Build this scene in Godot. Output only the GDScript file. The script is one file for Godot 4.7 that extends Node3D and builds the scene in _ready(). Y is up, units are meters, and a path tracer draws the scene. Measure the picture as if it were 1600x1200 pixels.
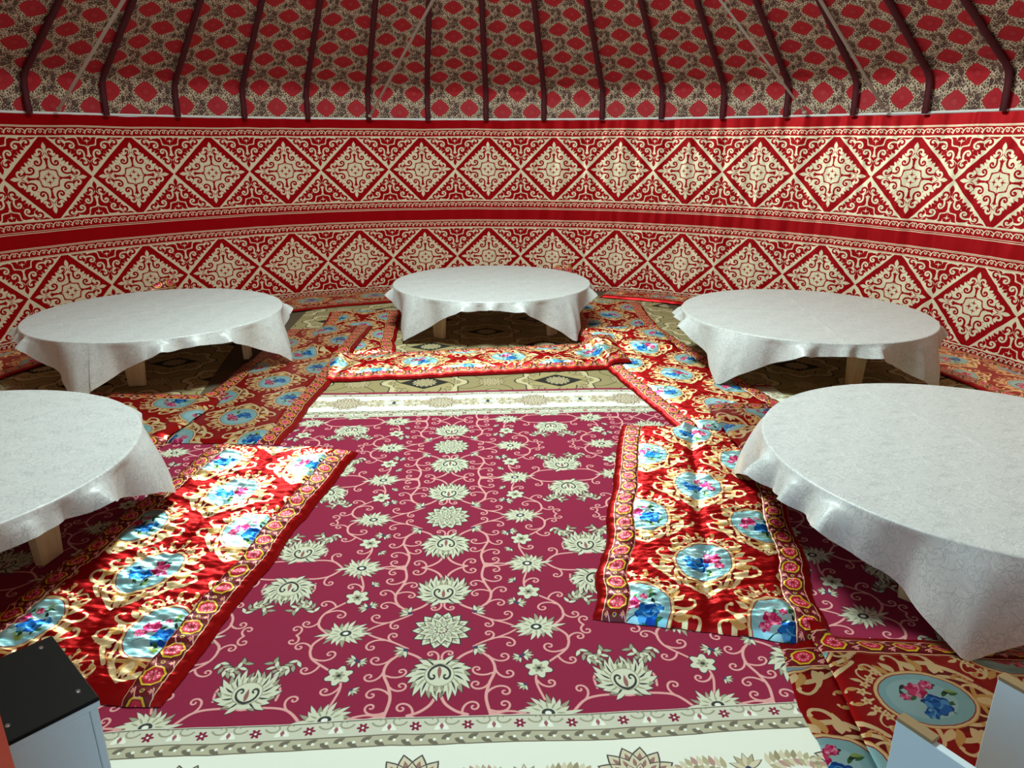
extends Node3D

const R := 3.99            # inner radius of the yurt wall
const WALL_H := 1.741
const CROWN_R := 0.92
const TURN := deg_to_rad(5.0)

var mats := {}
var layers := []           # what already lies on the floor, for things laid on top of it
var used := {}

# ------------------------------------------------------------------ painting prints
var im: Image
var K := 1.0
var T := Transform2D.IDENTITY

func canvas(w_m: float, h_m: float, k: float, col: Color) -> void:
	K = k
	im = Image.create(int(round(w_m * k)), int(round(h_m * k)), false, Image.FORMAT_RGB8)
	im.fill(col)
	T = Transform2D.IDENTITY

func finish(halvings := 1) -> ImageTexture:
	for i in halvings:
		im.shrink_x2()
	return ImageTexture.create_from_image(im)

func raster(px: PackedVector2Array, col: Color) -> void:
	var n := px.size()
	var lo := 1e9
	var hi := -1e9
	for p in px:
		lo = minf(lo, p.y)
		hi = maxf(hi, p.y)
	var y0 := maxi(0, int(ceil(lo - 0.5)))
	var y1 := mini(im.get_height() - 1, int(floor(hi - 0.5)))
	for y in range(y0, y1 + 1):
		var yc := y + 0.5
		var xs := []
		var a := px[n - 1]
		for i in n:
			var b := px[i]
			if (a.y <= yc) != (b.y <= yc):
				xs.append(a.x + (yc - a.y) / (b.y - a.y) * (b.x - a.x))
			a = b
		xs.sort()
		for i in range(0, xs.size() - 1, 2):
			var x0 := int(round(xs[i]))
			var x1 := int(round(xs[i + 1]))
			if x1 > x0:
				im.fill_rect(Rect2i(x0, y, x1 - x0, 1), col)

func poly(pts: PackedVector2Array, col: Color) -> void:
	var px := PackedVector2Array()
	for p in pts:
		px.append((T * p) * K)
	raster(px, col)

func oval(c: Vector2, rx: float, ry: float, col: Color, n := 28) -> void:
	var pts := PackedVector2Array()
	for i in n:
		var a := TAU * i / n
		pts.append(c + Vector2(cos(a) * rx, sin(a) * ry))
	poly(pts, col)

func petals(c: Vector2, r: float, n: int, depth: float, col: Color, turn := 0.0, sy := 1.0) -> void:
	var pts := PackedVector2Array()
	for i in n * 6:
		var a := TAU * i / (n * 6)
		var q := r * (1.0 - depth * (0.5 - 0.5 * cos(a * n)) ** 1.3)
		pts.append(c + Vector2(cos(a + turn) * q, sin(a + turn) * q * sy))
	poly(pts, col)

func leaf(p: Vector2, ang: float, l: float, w: float, col: Color, bend := 0.0) -> void:
	var pts := PackedVector2Array()
	var d := Vector2(cos(ang), sin(ang))
	var s := Vector2(-d.y, d.x)
	for i in 9:
		var t := i / 8.0
		pts.append(p + d * l * t + s * (w * 0.5 * sin(PI * pow(t, 0.8)) + bend * t * t))
	for i in range(7, 0, -1):
		var t := i / 8.0
		pts.append(p + d * l * t + s * (-w * 0.5 * sin(PI * pow(t, 0.8)) + bend * t * t))
	poly(pts, col)

func line(pts: PackedVector2Array, w0: float, w1: float, col: Color) -> void:
	var n := pts.size()
	for i in n - 1:
		var a := pts[i]
		var b := pts[i + 1]
		var d := (b - a).normalized()
		var s := Vector2(-d.y, d.x)
		var wa := lerpf(w0, w1, i / float(n - 1)) * 0.5
		var wb := lerpf(w0, w1, (i + 1) / float(n - 1)) * 0.5
		poly(PackedVector2Array([a + s * wa, b + s * wb, b - s * wb, a - s * wa]), col)
		if wb * K > 1.2:
			oval(b, wb, wb, col, 8)
		if i == 0 and wa * K > 1.2:
			oval(a, wa, wa, col, 8)

# a stem that starts at p, heads along ang and curls ever tighter (curvature k0 to k1)
func stem(p: Vector2, ang: float, l: float, k0: float, k1: float, w0: float, w1: float, col: Color, knob := 0.0) -> Vector2:
	var n := clampi(int(absf(k0 + k1) * l * 3.0) + 8, 8, 44)
	var pts := PackedVector2Array([p])
	var a := ang
	for i in n:
		var t := (i + 0.5) / n
		a += lerpf(k0, k1, t * t) * l / n
		p += Vector2(cos(a), sin(a)) * l / n
		pts.append(p)
	line(pts, w0, w1, col)
	if knob > 0.0:
		oval(p, knob, knob, col, 10)
	return p

# a volute: leaves base and winds in on c
func curl(base: Vector2, c: Vector2, r: float, sg: float, w0: float, w1: float, col: Color, turn := 8.0, knob := 0.0) -> void:
	var a0 := (base - c).angle()
	var dist := base.distance_to(c)
	var n := int(turn / 0.36)
	var pts := PackedVector2Array()
	for k in n + 1:
		var th := turn * k / n
		var rad := (dist - r) * exp(-th * 1.25) + r * (1.0 - 0.82 * th / turn)
		pts.append(c + Vector2(cos(a0 + sg * th), sin(a0 + sg * th)) * rad)
	line(pts, w0, w1, col)
	if knob > 0.0:
		oval(pts[-1], knob, knob, col, 8)

# a smooth line through points
func vine(pts: Array, w0: float, w1: float, col: Color) -> void:
	var q := PackedVector2Array()
	for i in pts.size() - 1:
		var a: Vector2 = pts[maxi(i - 1, 0)]
		var b: Vector2 = pts[i]
		var c: Vector2 = pts[i + 1]
		var d: Vector2 = pts[mini(i + 2, pts.size() - 1)]
		for k in 6:
			q.append(b.cubic_interpolate(c, a, d, k / 6.0))
	q.append(pts[-1])
	line(q, w0, w1, col)

func mirrored(c: Vector2, draw: Callable, both := true, scale := 1.0, turn := 0.0) -> void:
	var keep := T
	var variants := [[1, 1], [-1, 1], [1, -1], [-1, -1]] if both else [[1, 1], [-1, 1]]
	for v in variants:
		T = keep * Transform2D(turn, Vector2(scale, scale), 0.0, c) * Transform2D(Vector2(v[0], 0), Vector2(0, v[1]), Vector2.ZERO)
		draw.call()
	T = keep

# ------------------------------------------------------------------ prints
const CRIMSON := Color8(160, 4, 14)
const CREAM := Color8(234, 222, 190)

func ornament_quarter(c: Color, r: Color) -> void:
	# half diagonals of the printed lozenge are 1; x and y positive, mirrored; figure in c, volutes cut in r
	poly(PackedVector2Array([Vector2(0, 0), Vector2(0.60, 0), Vector2(0, 0.60)]), c)
	for s in 2:
		var f := func(x, y): return Vector2(x, y) if s == 0 else Vector2(y, x)
		var g := func(a): return a if s == 0 else PI / 2 - a
		var sg := 1.0 if s == 0 else -1.0
		# outline: fleur at the tip, lobes and thorns along the side
		poly(PackedVector2Array([f.call(0.0, 0.87), f.call(0.042, 0.80), f.call(0.052, 0.75), f.call(0.035, 0.70), f.call(0.0, 0.55)]), c)
		oval(f.call(0.112, 0.632), 0.088, 0.088, c, 16)
		oval(f.call(0.212, 0.400), 0.122, 0.122, c, 18)
		leaf(f.call(0.15, 0.54), g.call(0.55), 0.115, 0.07, c)
		leaf(f.call(0.23, 0.48), g.call(0.95), 0.115, 0.08, c)
		leaf(f.call(0.31, 0.42), g.call(0.70), 0.105, 0.07, c)
		# volutes
		curl(f.call(0.115, 0.480), f.call(0.215, 0.385), 0.090, sg, 0.044, 0.040, r, 7.0, 0.026)
		curl(f.call(0.125, 0.545), f.call(0.118, 0.628), 0.047, -sg, 0.036, 0.034, r, 5.2, 0.020)
		poly(PackedVector2Array([f.call(0.0, 0.17), f.call(0.014, 0.27), f.call(0.026, 0.36), f.call(0.030, 0.42), f.call(0.065, 0.49), f.call(0.025, 0.475), f.call(0.0, 0.52)]), r)
		poly(PackedVector2Array([f.call(0.0, 0.045), f.call(0.022, 0.09), f.call(0.0, 0.17)]), r)
		line(PackedVector2Array([f.call(0.0, 0.095), f.call(0.066, 0.095)]), 0.026, 0.010, r)
		vine([f.call(0.01, 0.285), f.call(0.04, 0.225), f.call(0.11, 0.205), f.call(0.185, 0.195)], 0.030, 0.026, r)
	leaf(Vector2(0.31, 0.31), PI * 0.25, 0.155, 0.10, c)
	line(PackedVector2Array([Vector2(0.19, 0.19), Vector2(0.165, 0.165)]), 0.03, 0.015, r)

func wall_print() -> ImageTexture:
	var w := 0.6874
	canvas(w, WALL_H, 1490.0, CRIMSON)
	var y := func(h): return WALL_H - h
	for hh in [1.657, 0.851, 0.737]:
		line(PackedVector2Array([Vector2(0, y.call(hh)), Vector2(w, y.call(hh))]), 0.006, 0.006, CREAM)
	for b in [[1.645, 1.586], [0.932, 0.868], [0.724, 0.668], [0.040, -0.006]]:
		var a: float = y.call(b[0])
		var e: float = y.call(b[1])
		for q in [a - 0.004, e + 0.004]:
			line(PackedVector2Array([Vector2(0, q), Vector2(w, q)]), 0.005, 0.005, CREAM)
		var n := 9
		for i in range(-1, n + 1):
			var x := w * (i + 0.5) / n
			var mid := (a + e) * 0.5
			var u := (e - a) * 0.5
			curl(Vector2(x - w / n * 0.55, mid + u * 0.6), Vector2(x - w / n * 0.08, mid), u * 0.66, 1.0, 0.008, 0.006, CREAM, 8.0)
			curl(Vector2(x + w / n * 0.1, mid - u * 0.6), Vector2(x + w / n * 0.34, mid + u * 0.2), u * 0.40, 1.0, 0.007, 0.005, CREAM, 5.5)
	for row in [[1.577, 0.943], [0.656, 0.046]]:
		var top: float = y.call(row[0])
		var bot: float = y.call(row[1])
		var hy := (bot - top) * 0.5
		var hx := w * 0.5
		var mid := (top + bot) * 0.5
		T = Transform2D.IDENTITY
		for q in [top, bot]:
			line(PackedVector2Array([Vector2(0, q), Vector2(w, q)]), 0.008, 0.008, CREAM)
		# cream triangles with a red heart, above and below where two lozenges touch
		for cx in [0.0, w]:
			for sg in [-1.0, 1.0]:
				var edge: float = mid + sg * hy
				poly(PackedVector2Array([Vector2(cx - hx * 0.93, edge), Vector2(cx + hx * 0.93, edge), Vector2(cx, mid - sg * 0.004)]), CREAM)
				# the same ornament in red on cream, cut in half by the edge of the row
				T = Transform2D(Vector2(hx, 0), Vector2(0, -sg * hy), Vector2(cx, edge - sg * 0.006))
				mirrored(Vector2.ZERO, ornament_quarter.bind(CRIMSON, CREAM), false)
				T = Transform2D.IDENTITY
		T = Transform2D(Vector2(hx, 0), Vector2(0, hy), Vector2(hx, mid))
		mirrored(Vector2.ZERO, ornament_quarter.bind(CREAM, CRIMSON))
		T = Transform2D.IDENTITY
	return finish(1)

func roof_print() -> ImageTexture:
	var w := 0.30
	canvas(w, w, 2400.0, Color8(92, 64, 54))
	var rng := RandomNumberGenerator.new()
	rng.seed = 11
	for i in 300:
		var p := Vector2(rng.randf() * w, rng.randf() * w)
		var col: Color = [Color8(196, 172, 146), Color8(160, 128, 110), Color8(50, 34, 34), Color8(216, 198, 172)][rng.randi() % 4]
		var a := rng.randf() * TAU
		var l := rng.randf_range(0.030, 0.055)
		var k1 := rng.randf_range(150, 260) * (1 if rng.randf() < 0.5 else -1)
		for ox in [-w, 0.0, w]:
			for oy in [-w, 0.0, w]:
				if Rect2(-0.03, -0.03, w + 0.06, w + 0.06).has_point(p + Vector2(ox, oy)):
					stem(p + Vector2(ox, oy), a, l, 0.0, k1, 0.0050, 0.0030, col)
	for c in [Vector2(0, 0), Vector2(w, 0), Vector2(0, w), Vector2(w, w), Vector2(w / 2, w / 2)]:
		for i in 22:
			var a := TAU * i / 22.0
			var q: Vector2 = c + Vector2(cos(a) * (0.083 + 0.012 * absf(cos(a))), sin(a) * 0.074)
			oval(q, 0.012, 0.012, Color8(204, 184, 152), 10)
			oval(q, 0.007, 0.007, Color8(74, 52, 46), 8)
		var pts := PackedVector2Array()
		for i in 48:
			var a := TAU * i / 48.0
			var rad := 0.066 + 0.026 * pow(absf(cos(a)), 8.0) + 0.008 * pow(absf(sin(a)), 10.0) + 0.0025 * cos(a * 14)
			pts.append(c + Vector2(cos(a) * rad, sin(a) * rad * 0.92))
		poly(pts, Color8(164, 24, 36))
		petals(c, 0.046, 8, 0.35, Color8(156, 20, 32), 0.0, 0.8)
		petals(c, 0.026, 6, 0.4, Color8(172, 36, 46), 0.3, 0.8)
		oval(c, 0.008, 0.007, Color8(150, 50, 46), 8)
	for c in [Vector2(w / 2, 0), Vector2(w / 2, w), Vector2(0, w / 2), Vector2(w, w / 2)]:
		for i in 4:
			oval(c + Vector2((i - 1.5) * 0.012, 0.01 * (i % 2)), 0.0036, 0.0036, Color8(215, 200, 170), 8)
	return finish(2)

# ---- quilt print: gilt cartouches with roses on red
const GOLD := Color8(248, 222, 166)
const OCHRE := Color8(228, 178, 102)
const QRED := Color8(166, 5, 8)

func rose(c: Vector2, r: float, dark: Color, mid: Color, pale: Color, s: int) -> void:
	var rng := RandomNumberGenerator.new()
	rng.seed = s
	petals(c, r, 6, 0.25, dark, s)
	for i in 7:
		var a := TAU * i / 7.0 + s
		oval(c + Vector2(cos(a), sin(a)) * r * 0.55, r * 0.36, r * 0.30, [mid, dark, pale][i % 3], 12)
	oval(c, r * 0.42, r * 0.40, mid, 14)
	stem(c + Vector2(-r * 0.3, 0), 1.0, r * 1.5, -30.0, -120.0, r * 0.16, r * 0.1, pale)
	stem(c + Vector2(r * 0.35, r * 0.2), -2.0, r * 1.2, 25.0, 60.0, r * 0.14, r * 0.08, dark)

func frame_half() -> void:
	# right half of a cartouche frame, y up on the cloth = -y here
	var g := GOLD
	var o := OCHRE
	# shield of scrolls at the foot
	stem(Vector2(0.0, 0.218), -0.55, 0.21, -3.0, -16.0, 0.015, 0.014, g)
	stem(Vector2(0.085, 0.165), -0.75, 0.16, -3.0, -12.0, 0.014, 0.020, g)
	stem(Vector2(0.118, 0.095), -0.5, 0.14, 5.0, -70.0, 0.016, 0.010, g, 0.008)
	stem(Vector2(0.004, 0.145), -0.1, 0.13, 10.0, -85.0, 0.014, 0.009, o, 0.008)
	stem(Vector2(0.02, 0.19), -0.5, 0.11, -6.0, -80.0, 0.012, 0.008, g, 0.007)
	for i in 7:
		oval(Vector2(0.055 + 0.012 * i * 0.7, 0.182 - 0.0085 * i), 0.0035, 0.0035, Color8(214, 92, 84), 8)
	leaf(Vector2(0.0, 0.135), PI * 0.36, 0.065, 0.030, o)
	leaf(Vector2(0.0, 0.135), PI * 0.47, 0.072, 0.026, g)
	# acanthus along the side
	leaf(Vector2(0.104, 0.070), 0.35, 0.075, 0.034, g, -0.02)
	leaf(Vector2(0.110, 0.035), -0.1, 0.070, 0.030, o, -0.02)
	leaf(Vector2(0.112, 0.020), -0.45, 0.060, 0.028, g, -0.015)
	stem(Vector2(0.108, -0.02), 0.2, 0.11, -4.0, -85.0, 0.014, 0.008, g, 0.008)
	leaf(Vector2(0.104, -0.045), -0.5, 0.055, 0.026, g, -0.012)
	leaf(Vector2(0.098, -0.065), -1.0, 0.050, 0.024, o, 0.01)
	stem(Vector2(0.090, -0.090), -0.3, 0.085, -6.0, -100.0, 0.012, 0.007, g, 0.007)
	# small blossoms and tendrils at the head
	stem(Vector2(0.055, -0.130), -0.9, 0.085, 6.0, 95.0, 0.008, 0.005, g, 0.005)
	stem(Vector2(0.010, -0.150), -1.1, 0.075, 10.0, -100.0, 0.008, 0.005, g, 0.005)
	for q in [Vector2(0.075, -0.128), Vector2(0.048, -0.152), Vector2(0.018, -0.170), Vector2(0.100, -0.108)]:
		petals(q, 0.0165, 5, 0.45, g, q.x * 40.0)
		oval(q, 0.005, 0.005, o, 8)
	leaf(Vector2(0.060, -0.155), -1.2, 0.035, 0.014, g)
	leaf(Vector2(0.028, -0.180), -1.5, 0.032, 0.014, o)
	leaf(Vector2(0.105, -0.120), -0.7, 0.035, 0.014, o)

func cartouche(c: Vector2, s: int) -> void:
	var keep := T
	T = keep * Transform2D(0.0, c)
	# shield ground
	poly(PackedVector2Array([Vector2(0, 0.215), Vector2(0.07, 0.18), Vector2(0.12, 0.12), Vector2(0.12, 0.05), Vector2(-0.12, 0.05), Vector2(-0.12, 0.12), Vector2(-0.07, 0.18)]), Color8(120, 6, 14))
	mirrored(Vector2.ZERO, frame_half, false)
	oval(Vector2.ZERO, 0.114, 0.140, OCHRE)
	oval(Vector2(0, -0.001), 0.111, 0.137, GOLD)
	oval(Vector2.ZERO, 0.103, 0.129, Color8(170, 30, 30))
	oval(Vector2.ZERO, 0.100, 0.126, Color8(150, 206, 212))
	oval(Vector2(0.0, -0.012), 0.078, 0.094, Color8(172, 218, 222))
	var rng := RandomNumberGenerator.new()
	rng.seed = 5 + s
	for i in 15:
		var a := rng.randf() * TAU
		var q := Vector2(rng.randf_range(-0.055, 0.055), rng.randf_range(-0.07, 0.075))
		leaf(q, a, 0.030, 0.012, [Color8(58, 110, 62), Color8(38, 76, 52), Color8(150, 186, 96), Color8(30, 52, 46)][i % 4], 0.004)
	stem(Vector2(-0.055, 0.06), -0.6, 0.11, 2.0, -10.0, 0.003, 0.002, Color8(38, 76, 52))
	var sx := 1.0 if s % 2 == 0 else -1.0
	rose(Vector2(-0.024 * sx, 0.022), 0.042, Color8(10, 70, 158), Color8(24, 112, 196), Color8(88, 168, 222), 3 + s)
	rose(Vector2(-0.058 * sx, -0.005), 0.022, Color8(14, 86, 170), Color8(52, 140, 210), Color8(120, 190, 230), 8 + s)
	rose(Vector2(0.032 * sx, -0.016), 0.032, Color8(186, 24, 88), Color8(222, 62, 122), Color8(244, 150, 182), 5 + s)
	rose(Vector2(0.056 * sx, 0.022), 0.020, Color8(196, 34, 96), Color8(232, 90, 142), Color8(246, 170, 196), 6 + s)
	rose(Vector2(0.004, -0.056), 0.015, Color8(196, 34, 96), Color8(232, 90, 142), Color8(246, 170, 196), 9 + s)
	for i in 3:
		leaf(Vector2(0.01 + 0.012 * i, 0.05 + 0.006 * i), 0.6 + 0.5 * i, 0.036, 0.013, [Color8(58, 110, 62), Color8(30, 52, 46), Color8(150, 186, 96)][i], 0.004)
	T = keep

func quilt_print() -> ImageTexture:
	var w := 0.46
	var h := 0.64
	canvas(w, h, 2226.0, QRED)
	for c in [Vector2(0, 0), Vector2(w, 0), Vector2(0, h), Vector2(w, h)]:
		cartouche(c, 0)
	cartouche(Vector2(w / 2, h / 2), 1)
	return finish(1)

func band_print() -> ImageTexture:
	canvas(0.11, 0.085, 4650.0, Color8(112, 10, 20))
	for x in [0.0025, 0.0825]:
		line(PackedVector2Array([Vector2(0, x), Vector2(0.11, x)]), 0.003, 0.003, Color8(236, 196, 150))
	var o := func(c: Vector2, r: float, col: Color):
		var pts := PackedVector2Array()
		for i in 8:
			pts.append(c + Vector2(cos(TAU * (i + 0.5) / 8) * r * 1.12, sin(TAU * (i + 0.5) / 8) * r))
		poly(pts, col)
	var m := Vector2(0.055, 0.0425)
	o.call(m, 0.038, Color8(58, 8, 18))
	o.call(m, 0.035, Color8(232, 190, 40))
	o.call(m, 0.029, Color8(150, 16, 30))
	o.call(m, 0.026, Color8(206, 34, 62))
	petals(m, 0.022, 8, 0.5, Color8(232, 92, 120))
	petals(m, 0.012, 6, 0.5, Color8(150, 14, 36), 0.4)
	for i in 10:
		var a := TAU * i / 10.0
		oval(m + Vector2(cos(a), sin(a)) * 0.017, 0.0025, 0.0025, Color8(250, 190, 190), 8)
	for sx in [0.0, 0.11]:
		for sy in [0.016, 0.069]:
			stem(Vector2(sx - 0.012, sy), 0.6, 0.05, -20.0, 140.0, 0.004, 0.003, Color8(238, 176, 168), 0.003)
			petals(Vector2(sx, sy), 0.009, 5, 0.4, Color8(236, 150, 160))
			oval(Vector2(sx, sy), 0.003, 0.003, Color8(230, 186, 50), 8)
		oval(Vector2(sx, 0.0425), 0.007, 0.007, Color8(228, 188, 60), 10)
		oval(Vector2(sx, 0.0425), 0.004, 0.004, Color8(40, 60, 120), 10)
	return finish(1)

# ---- rug prints
const RUG_RED := Color8(136, 36, 64)
const RUG_PALE := Color8(200, 202, 178)
const RUG_MID := Color8(150, 148, 122)
const RUG_DARK := Color8(58, 58, 58)
const RUG_STEM := Color8(212, 156, 150)
const RUG_CREAM := Color8(226, 230, 214)

func rosette(c: Vector2, r: float, pale: Color, mid: Color, dark: Color) -> void:
	for ring in [[1.0, 14, 0.0, 0.42], [0.78, 14, 0.224, 0.38], [0.50, 9, 0.1, 0.36]]:
		var n: int = ring[1]
		for j in 3:
			for i in n:
				var a := TAU * i / n + float(ring[2])
				var q: float = r * ring[0]
				var base := c + Vector2(cos(a), sin(a)) * q * 0.30
				if j == 0:
					leaf(base, a, q * 0.76, q * (ring[3] + 0.07), dark)
				elif j == 1:
					leaf(base, a, q * 0.70, q * ring[3], pale)
				else:
					leaf(base + Vector2(cos(a), sin(a)) * q * 0.22, a, q * 0.34, q * 0.13, mid)
	petals(c, r * 0.24, 8, 0.35, dark)
	petals(c, r * 0.20, 8, 0.35, pale)
	oval(c, r * 0.08, r * 0.08, mid, 10)

func palmette(c: Vector2, ang: float, r: float, pale: Color, mid: Color, dark: Color, heart := true) -> void:
	var keep := T
	T = keep * Transform2D(ang, Vector2(1.42 if heart else 1.0, 1.0), 0.0, c)
	if heart:
		for j in 2:
			var g: float = [1.0, 0.86][j]
			for i in 23:
				var a := lerpf(-2.9, 2.9, i / 22.0)
				var sg := 1.0 if a > 0 else -1.0
				var out := Vector2(cos(a) * r * 0.34, sin(a) * r * 0.60)
				leaf(out, a - sg * 0.25, r * (0.36 + 0.12 * absf(sin(a)) + 0.06 * cos(i * 2.1)) * (1.0 + 0.08 * (1 - j)), r * 0.21 * g, dark if j == 0 else [pale, mid, pale][i % 3], -sg * r * 0.13)
		oval(Vector2(0, 0), r * 0.52, r * 0.82, pale)
		for i in 19:
			var a := lerpf(-2.8, 2.8, i / 18.0)
			var sg := 1.0 if a > 0 else -1.0
			leaf(Vector2(cos(a) * r * 0.30, sin(a) * r * 0.48), a - sg * 0.3, r * 0.36, r * 0.055, mid if i % 2 else dark, -sg * r * 0.08)
		oval(Vector2(-r * 0.02, 0), r * 0.37, r * 0.50, mid)
		oval(Vector2(-r * 0.02, 0), r * 0.34, r * 0.47, pale)
		for s in [-1.0, 1.0]:
			curl(Vector2(-r * 0.34, 0), Vector2(r * 0.02, s * r * 0.21), r * 0.16, -s, r * 0.075, r * 0.05, dark, 6.5)
			leaf(Vector2(r * 0.3, s * r * 0.05), s * 0.5, r * 0.25, r * 0.1, mid)
		leaf(Vector2(-r * 0.30, 0), 0.0, r * 0.42, r * 0.14, Color8(138, 92, 88))
	else:
		for j in 2:
			var g: float = [1.07, 1.0][j]
			for i in 21:
				var a := lerpf(-2.9, 2.9, i / 20.0)
				var sg := 1.0 if a > 0 else -1.0
				leaf(Vector2(cos(a) * r * 0.45, sin(a) * r * 0.28), a, r * (0.52 + 0.12 * cos(i * 2.4) + (0.25 if absf(a) < 0.2 else 0.0)) * g, r * 0.17 * g, dark if j == 0 else [pale, pale, mid][i % 3], sg * r * 0.13)
		oval(Vector2.ZERO, r * 0.66, r * 0.44, pale)
		for i in 11:
			var a := lerpf(-2.7, 2.7, i / 10.0)
			leaf(Vector2(cos(a) * r * 0.30, sin(a) * r * 0.2), a, r * 0.34, r * 0.07, mid)
		oval(Vector2.ZERO, r * 0.24, r * 0.20, dark, 12)
		oval(Vector2.ZERO, r * 0.12, r * 0.10, RUG_CREAM, 10)
	T = keep

func sprig(c: Vector2, ang: float, r: float, pale: Color, mid: Color, dark: Color) -> void:
	var keep := T
	T = keep * Transform2D(ang, c)
	for i in 5:
		var a := (i - 2) * 0.55
		leaf(Vector2(-r * 0.4, 0), a, r * 1.15, r * 0.42, dark)
	for i in 5:
		var a := (i - 2) * 0.55
		leaf(Vector2(-r * 0.37, 0), a, r * 1.05, r * 0.34, pale if i % 2 == 0 else mid)
	oval(Vector2(-r * 0.45, 0), r * 0.24, r * 0.20, Color8(54, 66, 92), 10)
	T = keep

func field_quarter() -> void:
	# quarter of a repeat: rosette axis at x = 0, next axis at x = 0.56; y from 0 to 0.38
	var s := RUG_STEM
	var w := 0.0095
	var v := 0.0075
	var e := 0.0055
	# crossed stems between two palmettes, each with a pair of volutes
	vine([Vector2(0.006, 0.300), Vector2(0.022, 0.338), Vector2(0.052, 0.366), Vector2(0.086, 0.380)], w, w, s)
	curl(Vector2(0.070, 0.374), Vector2(0.104, 0.352), 0.021, 1.0, v, e, s)
	# small volutes beside the rosette, stem from bud to palmette
	curl(Vector2(0.006, 0.150), Vector2(0.030, 0.124), 0.015, 1.0, v, e, s)
	vine([Vector2(0.030, 0.185), Vector2(0.070, 0.135), Vector2(0.115, 0.105)], w, w, s)
	# vine between the rosette column and the leaf column
	vine([Vector2(0.115, 0.105), Vector2(0.158, 0.150), Vector2(0.170, 0.205), Vector2(0.150, 0.265), Vector2(0.140, 0.320), Vector2(0.152, 0.385)], w, w, s)
	curl(Vector2(0.150, 0.135), Vector2(0.200, 0.140), 0.022, -1.0, v, e, s)
	curl(Vector2(0.170, 0.195), Vector2(0.212, 0.218), 0.021, -1.0, v, e, s)
	curl(Vector2(0.166, 0.215), Vector2(0.116, 0.200), 0.018, 1.0, v, e, s)
	curl(Vector2(0.156, 0.250), Vector2(0.112, 0.264), 0.021, 1.0, v, e, s)
	curl(Vector2(0.142, 0.300), Vector2(0.196, 0.296), 0.021, 1.0, v, e, s)
	curl(Vector2(0.148, 0.365), Vector2(0.192, 0.345), 0.020, -1.0, v, e, s)
	# stem into the almond flower, and its volutes
	vine([Vector2(0.105, 0.090), Vector2(0.150, 0.060), Vector2(0.215, 0.030), Vector2(0.25, 0.005)], v, v, s)
	curl(Vector2(0.150, 0.060), Vector2(0.155, 0.025), 0.018, -1.0, v, e, s)
	curl(Vector2(0.180, 0.046), Vector2(0.222, 0.080), 0.020, 1.0, v, e, s)
	vine([Vector2(0.152, 0.385), Vector2(0.20, 0.372), Vector2(0.25, 0.380)], v, v, s)
	# from the almond's tail to the blossom and on
	vine([Vector2(0.375, 0.005), Vector2(0.412, 0.050), Vector2(0.405, 0.110), Vector2(0.355, 0.160), Vector2(0.310, 0.195)], w, v, s)
	curl(Vector2(0.412, 0.070), Vector2(0.452, 0.060), 0.020, 1.0, v, e, s)
	curl(Vector2(0.400, 0.115), Vector2(0.348, 0.100), 0.022, 1.0, v, e, s)
	curl(Vector2(0.370, 0.148), Vector2(0.412, 0.165), 0.018, -1.0, v, e, s)
	vine([Vector2(0.300, 0.205), Vector2(0.292, 0.260), Vector2(0.310, 0.330)], v, v, s)
	curl(Vector2(0.293, 0.250), Vector2(0.335, 0.262), 0.018, -1.0, v, e, s)
	vine([Vector2(0.385, 0.380), Vector2(0.430, 0.330), Vector2(0.500, 0.318), Vector2(0.56, 0.325)], w, v, s)
	curl(Vector2(0.425, 0.335), Vector2(0.418, 0.290), 0.019, -1.0, v, e, s)
	vine([Vector2(0.560, 0.195), Vector2(0.515, 0.205), Vector2(0.470, 0.240), Vector2(0.470, 0.290)], v, v, s)
	curl(Vector2(0.490, 0.222), Vector2(0.515, 0.250), 0.018, 1.0, v, e, s)
	curl(Vector2(0.560, 0.300), Vector2(0.522, 0.288), 0.016, -1.0, v, e, s)
	curl(Vector2(0.475, 0.000), Vector2(0.482, 0.030), 0.020, -1.0, v, e, s, 7.0)
	# buds, blossoms, twin leaves
	sprig(Vector2(0.125, 0.105), 0.6, 0.036, RUG_PALE, RUG_MID, RUG_DARK)
	petals(Vector2(0.305, 0.200), 0.047, 6, 0.36, RUG_DARK, 0.3)
	petals(Vector2(0.305, 0.200), 0.043, 6, 0.36, RUG_PALE, 0.3)
	petals(Vector2(0.305, 0.200), 0.020, 6, 0.4, RUG_MID, 0.0)
	oval(Vector2(0.305, 0.200), 0.007, 0.007, RUG_DARK, 8)
	sprig(Vector2(0.242, 0.150), 2.7, 0.026, RUG_PALE, RUG_MID, RUG_DARK)
	sprig(Vector2(0.275, 0.138), 0.1, 0.030, RUG_PALE, RUG_MID, RUG_DARK)
	sprig(Vector2(0.250, 0.275), 2.4, 0.024, RUG_PALE, RUG_MID, RUG_DARK)
	# acanthus in the outer column
	for j in 2:
		for i in 8:
			var t := i / 7.0
			var q := Vector2(0.440 + 0.075 * t, 0.125 + 0.045 * sin(t * 3.0))
			for d in [-0.9, 0.9]:
				leaf(q, 0.9 - 2.0 * t + d, 0.030 + 0.004 * (1 - j), 0.013 + 0.005 * (1 - j), RUG_DARK if j == 0 else [RUG_PALE, RUG_MID][i % 2], 0.006)

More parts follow.
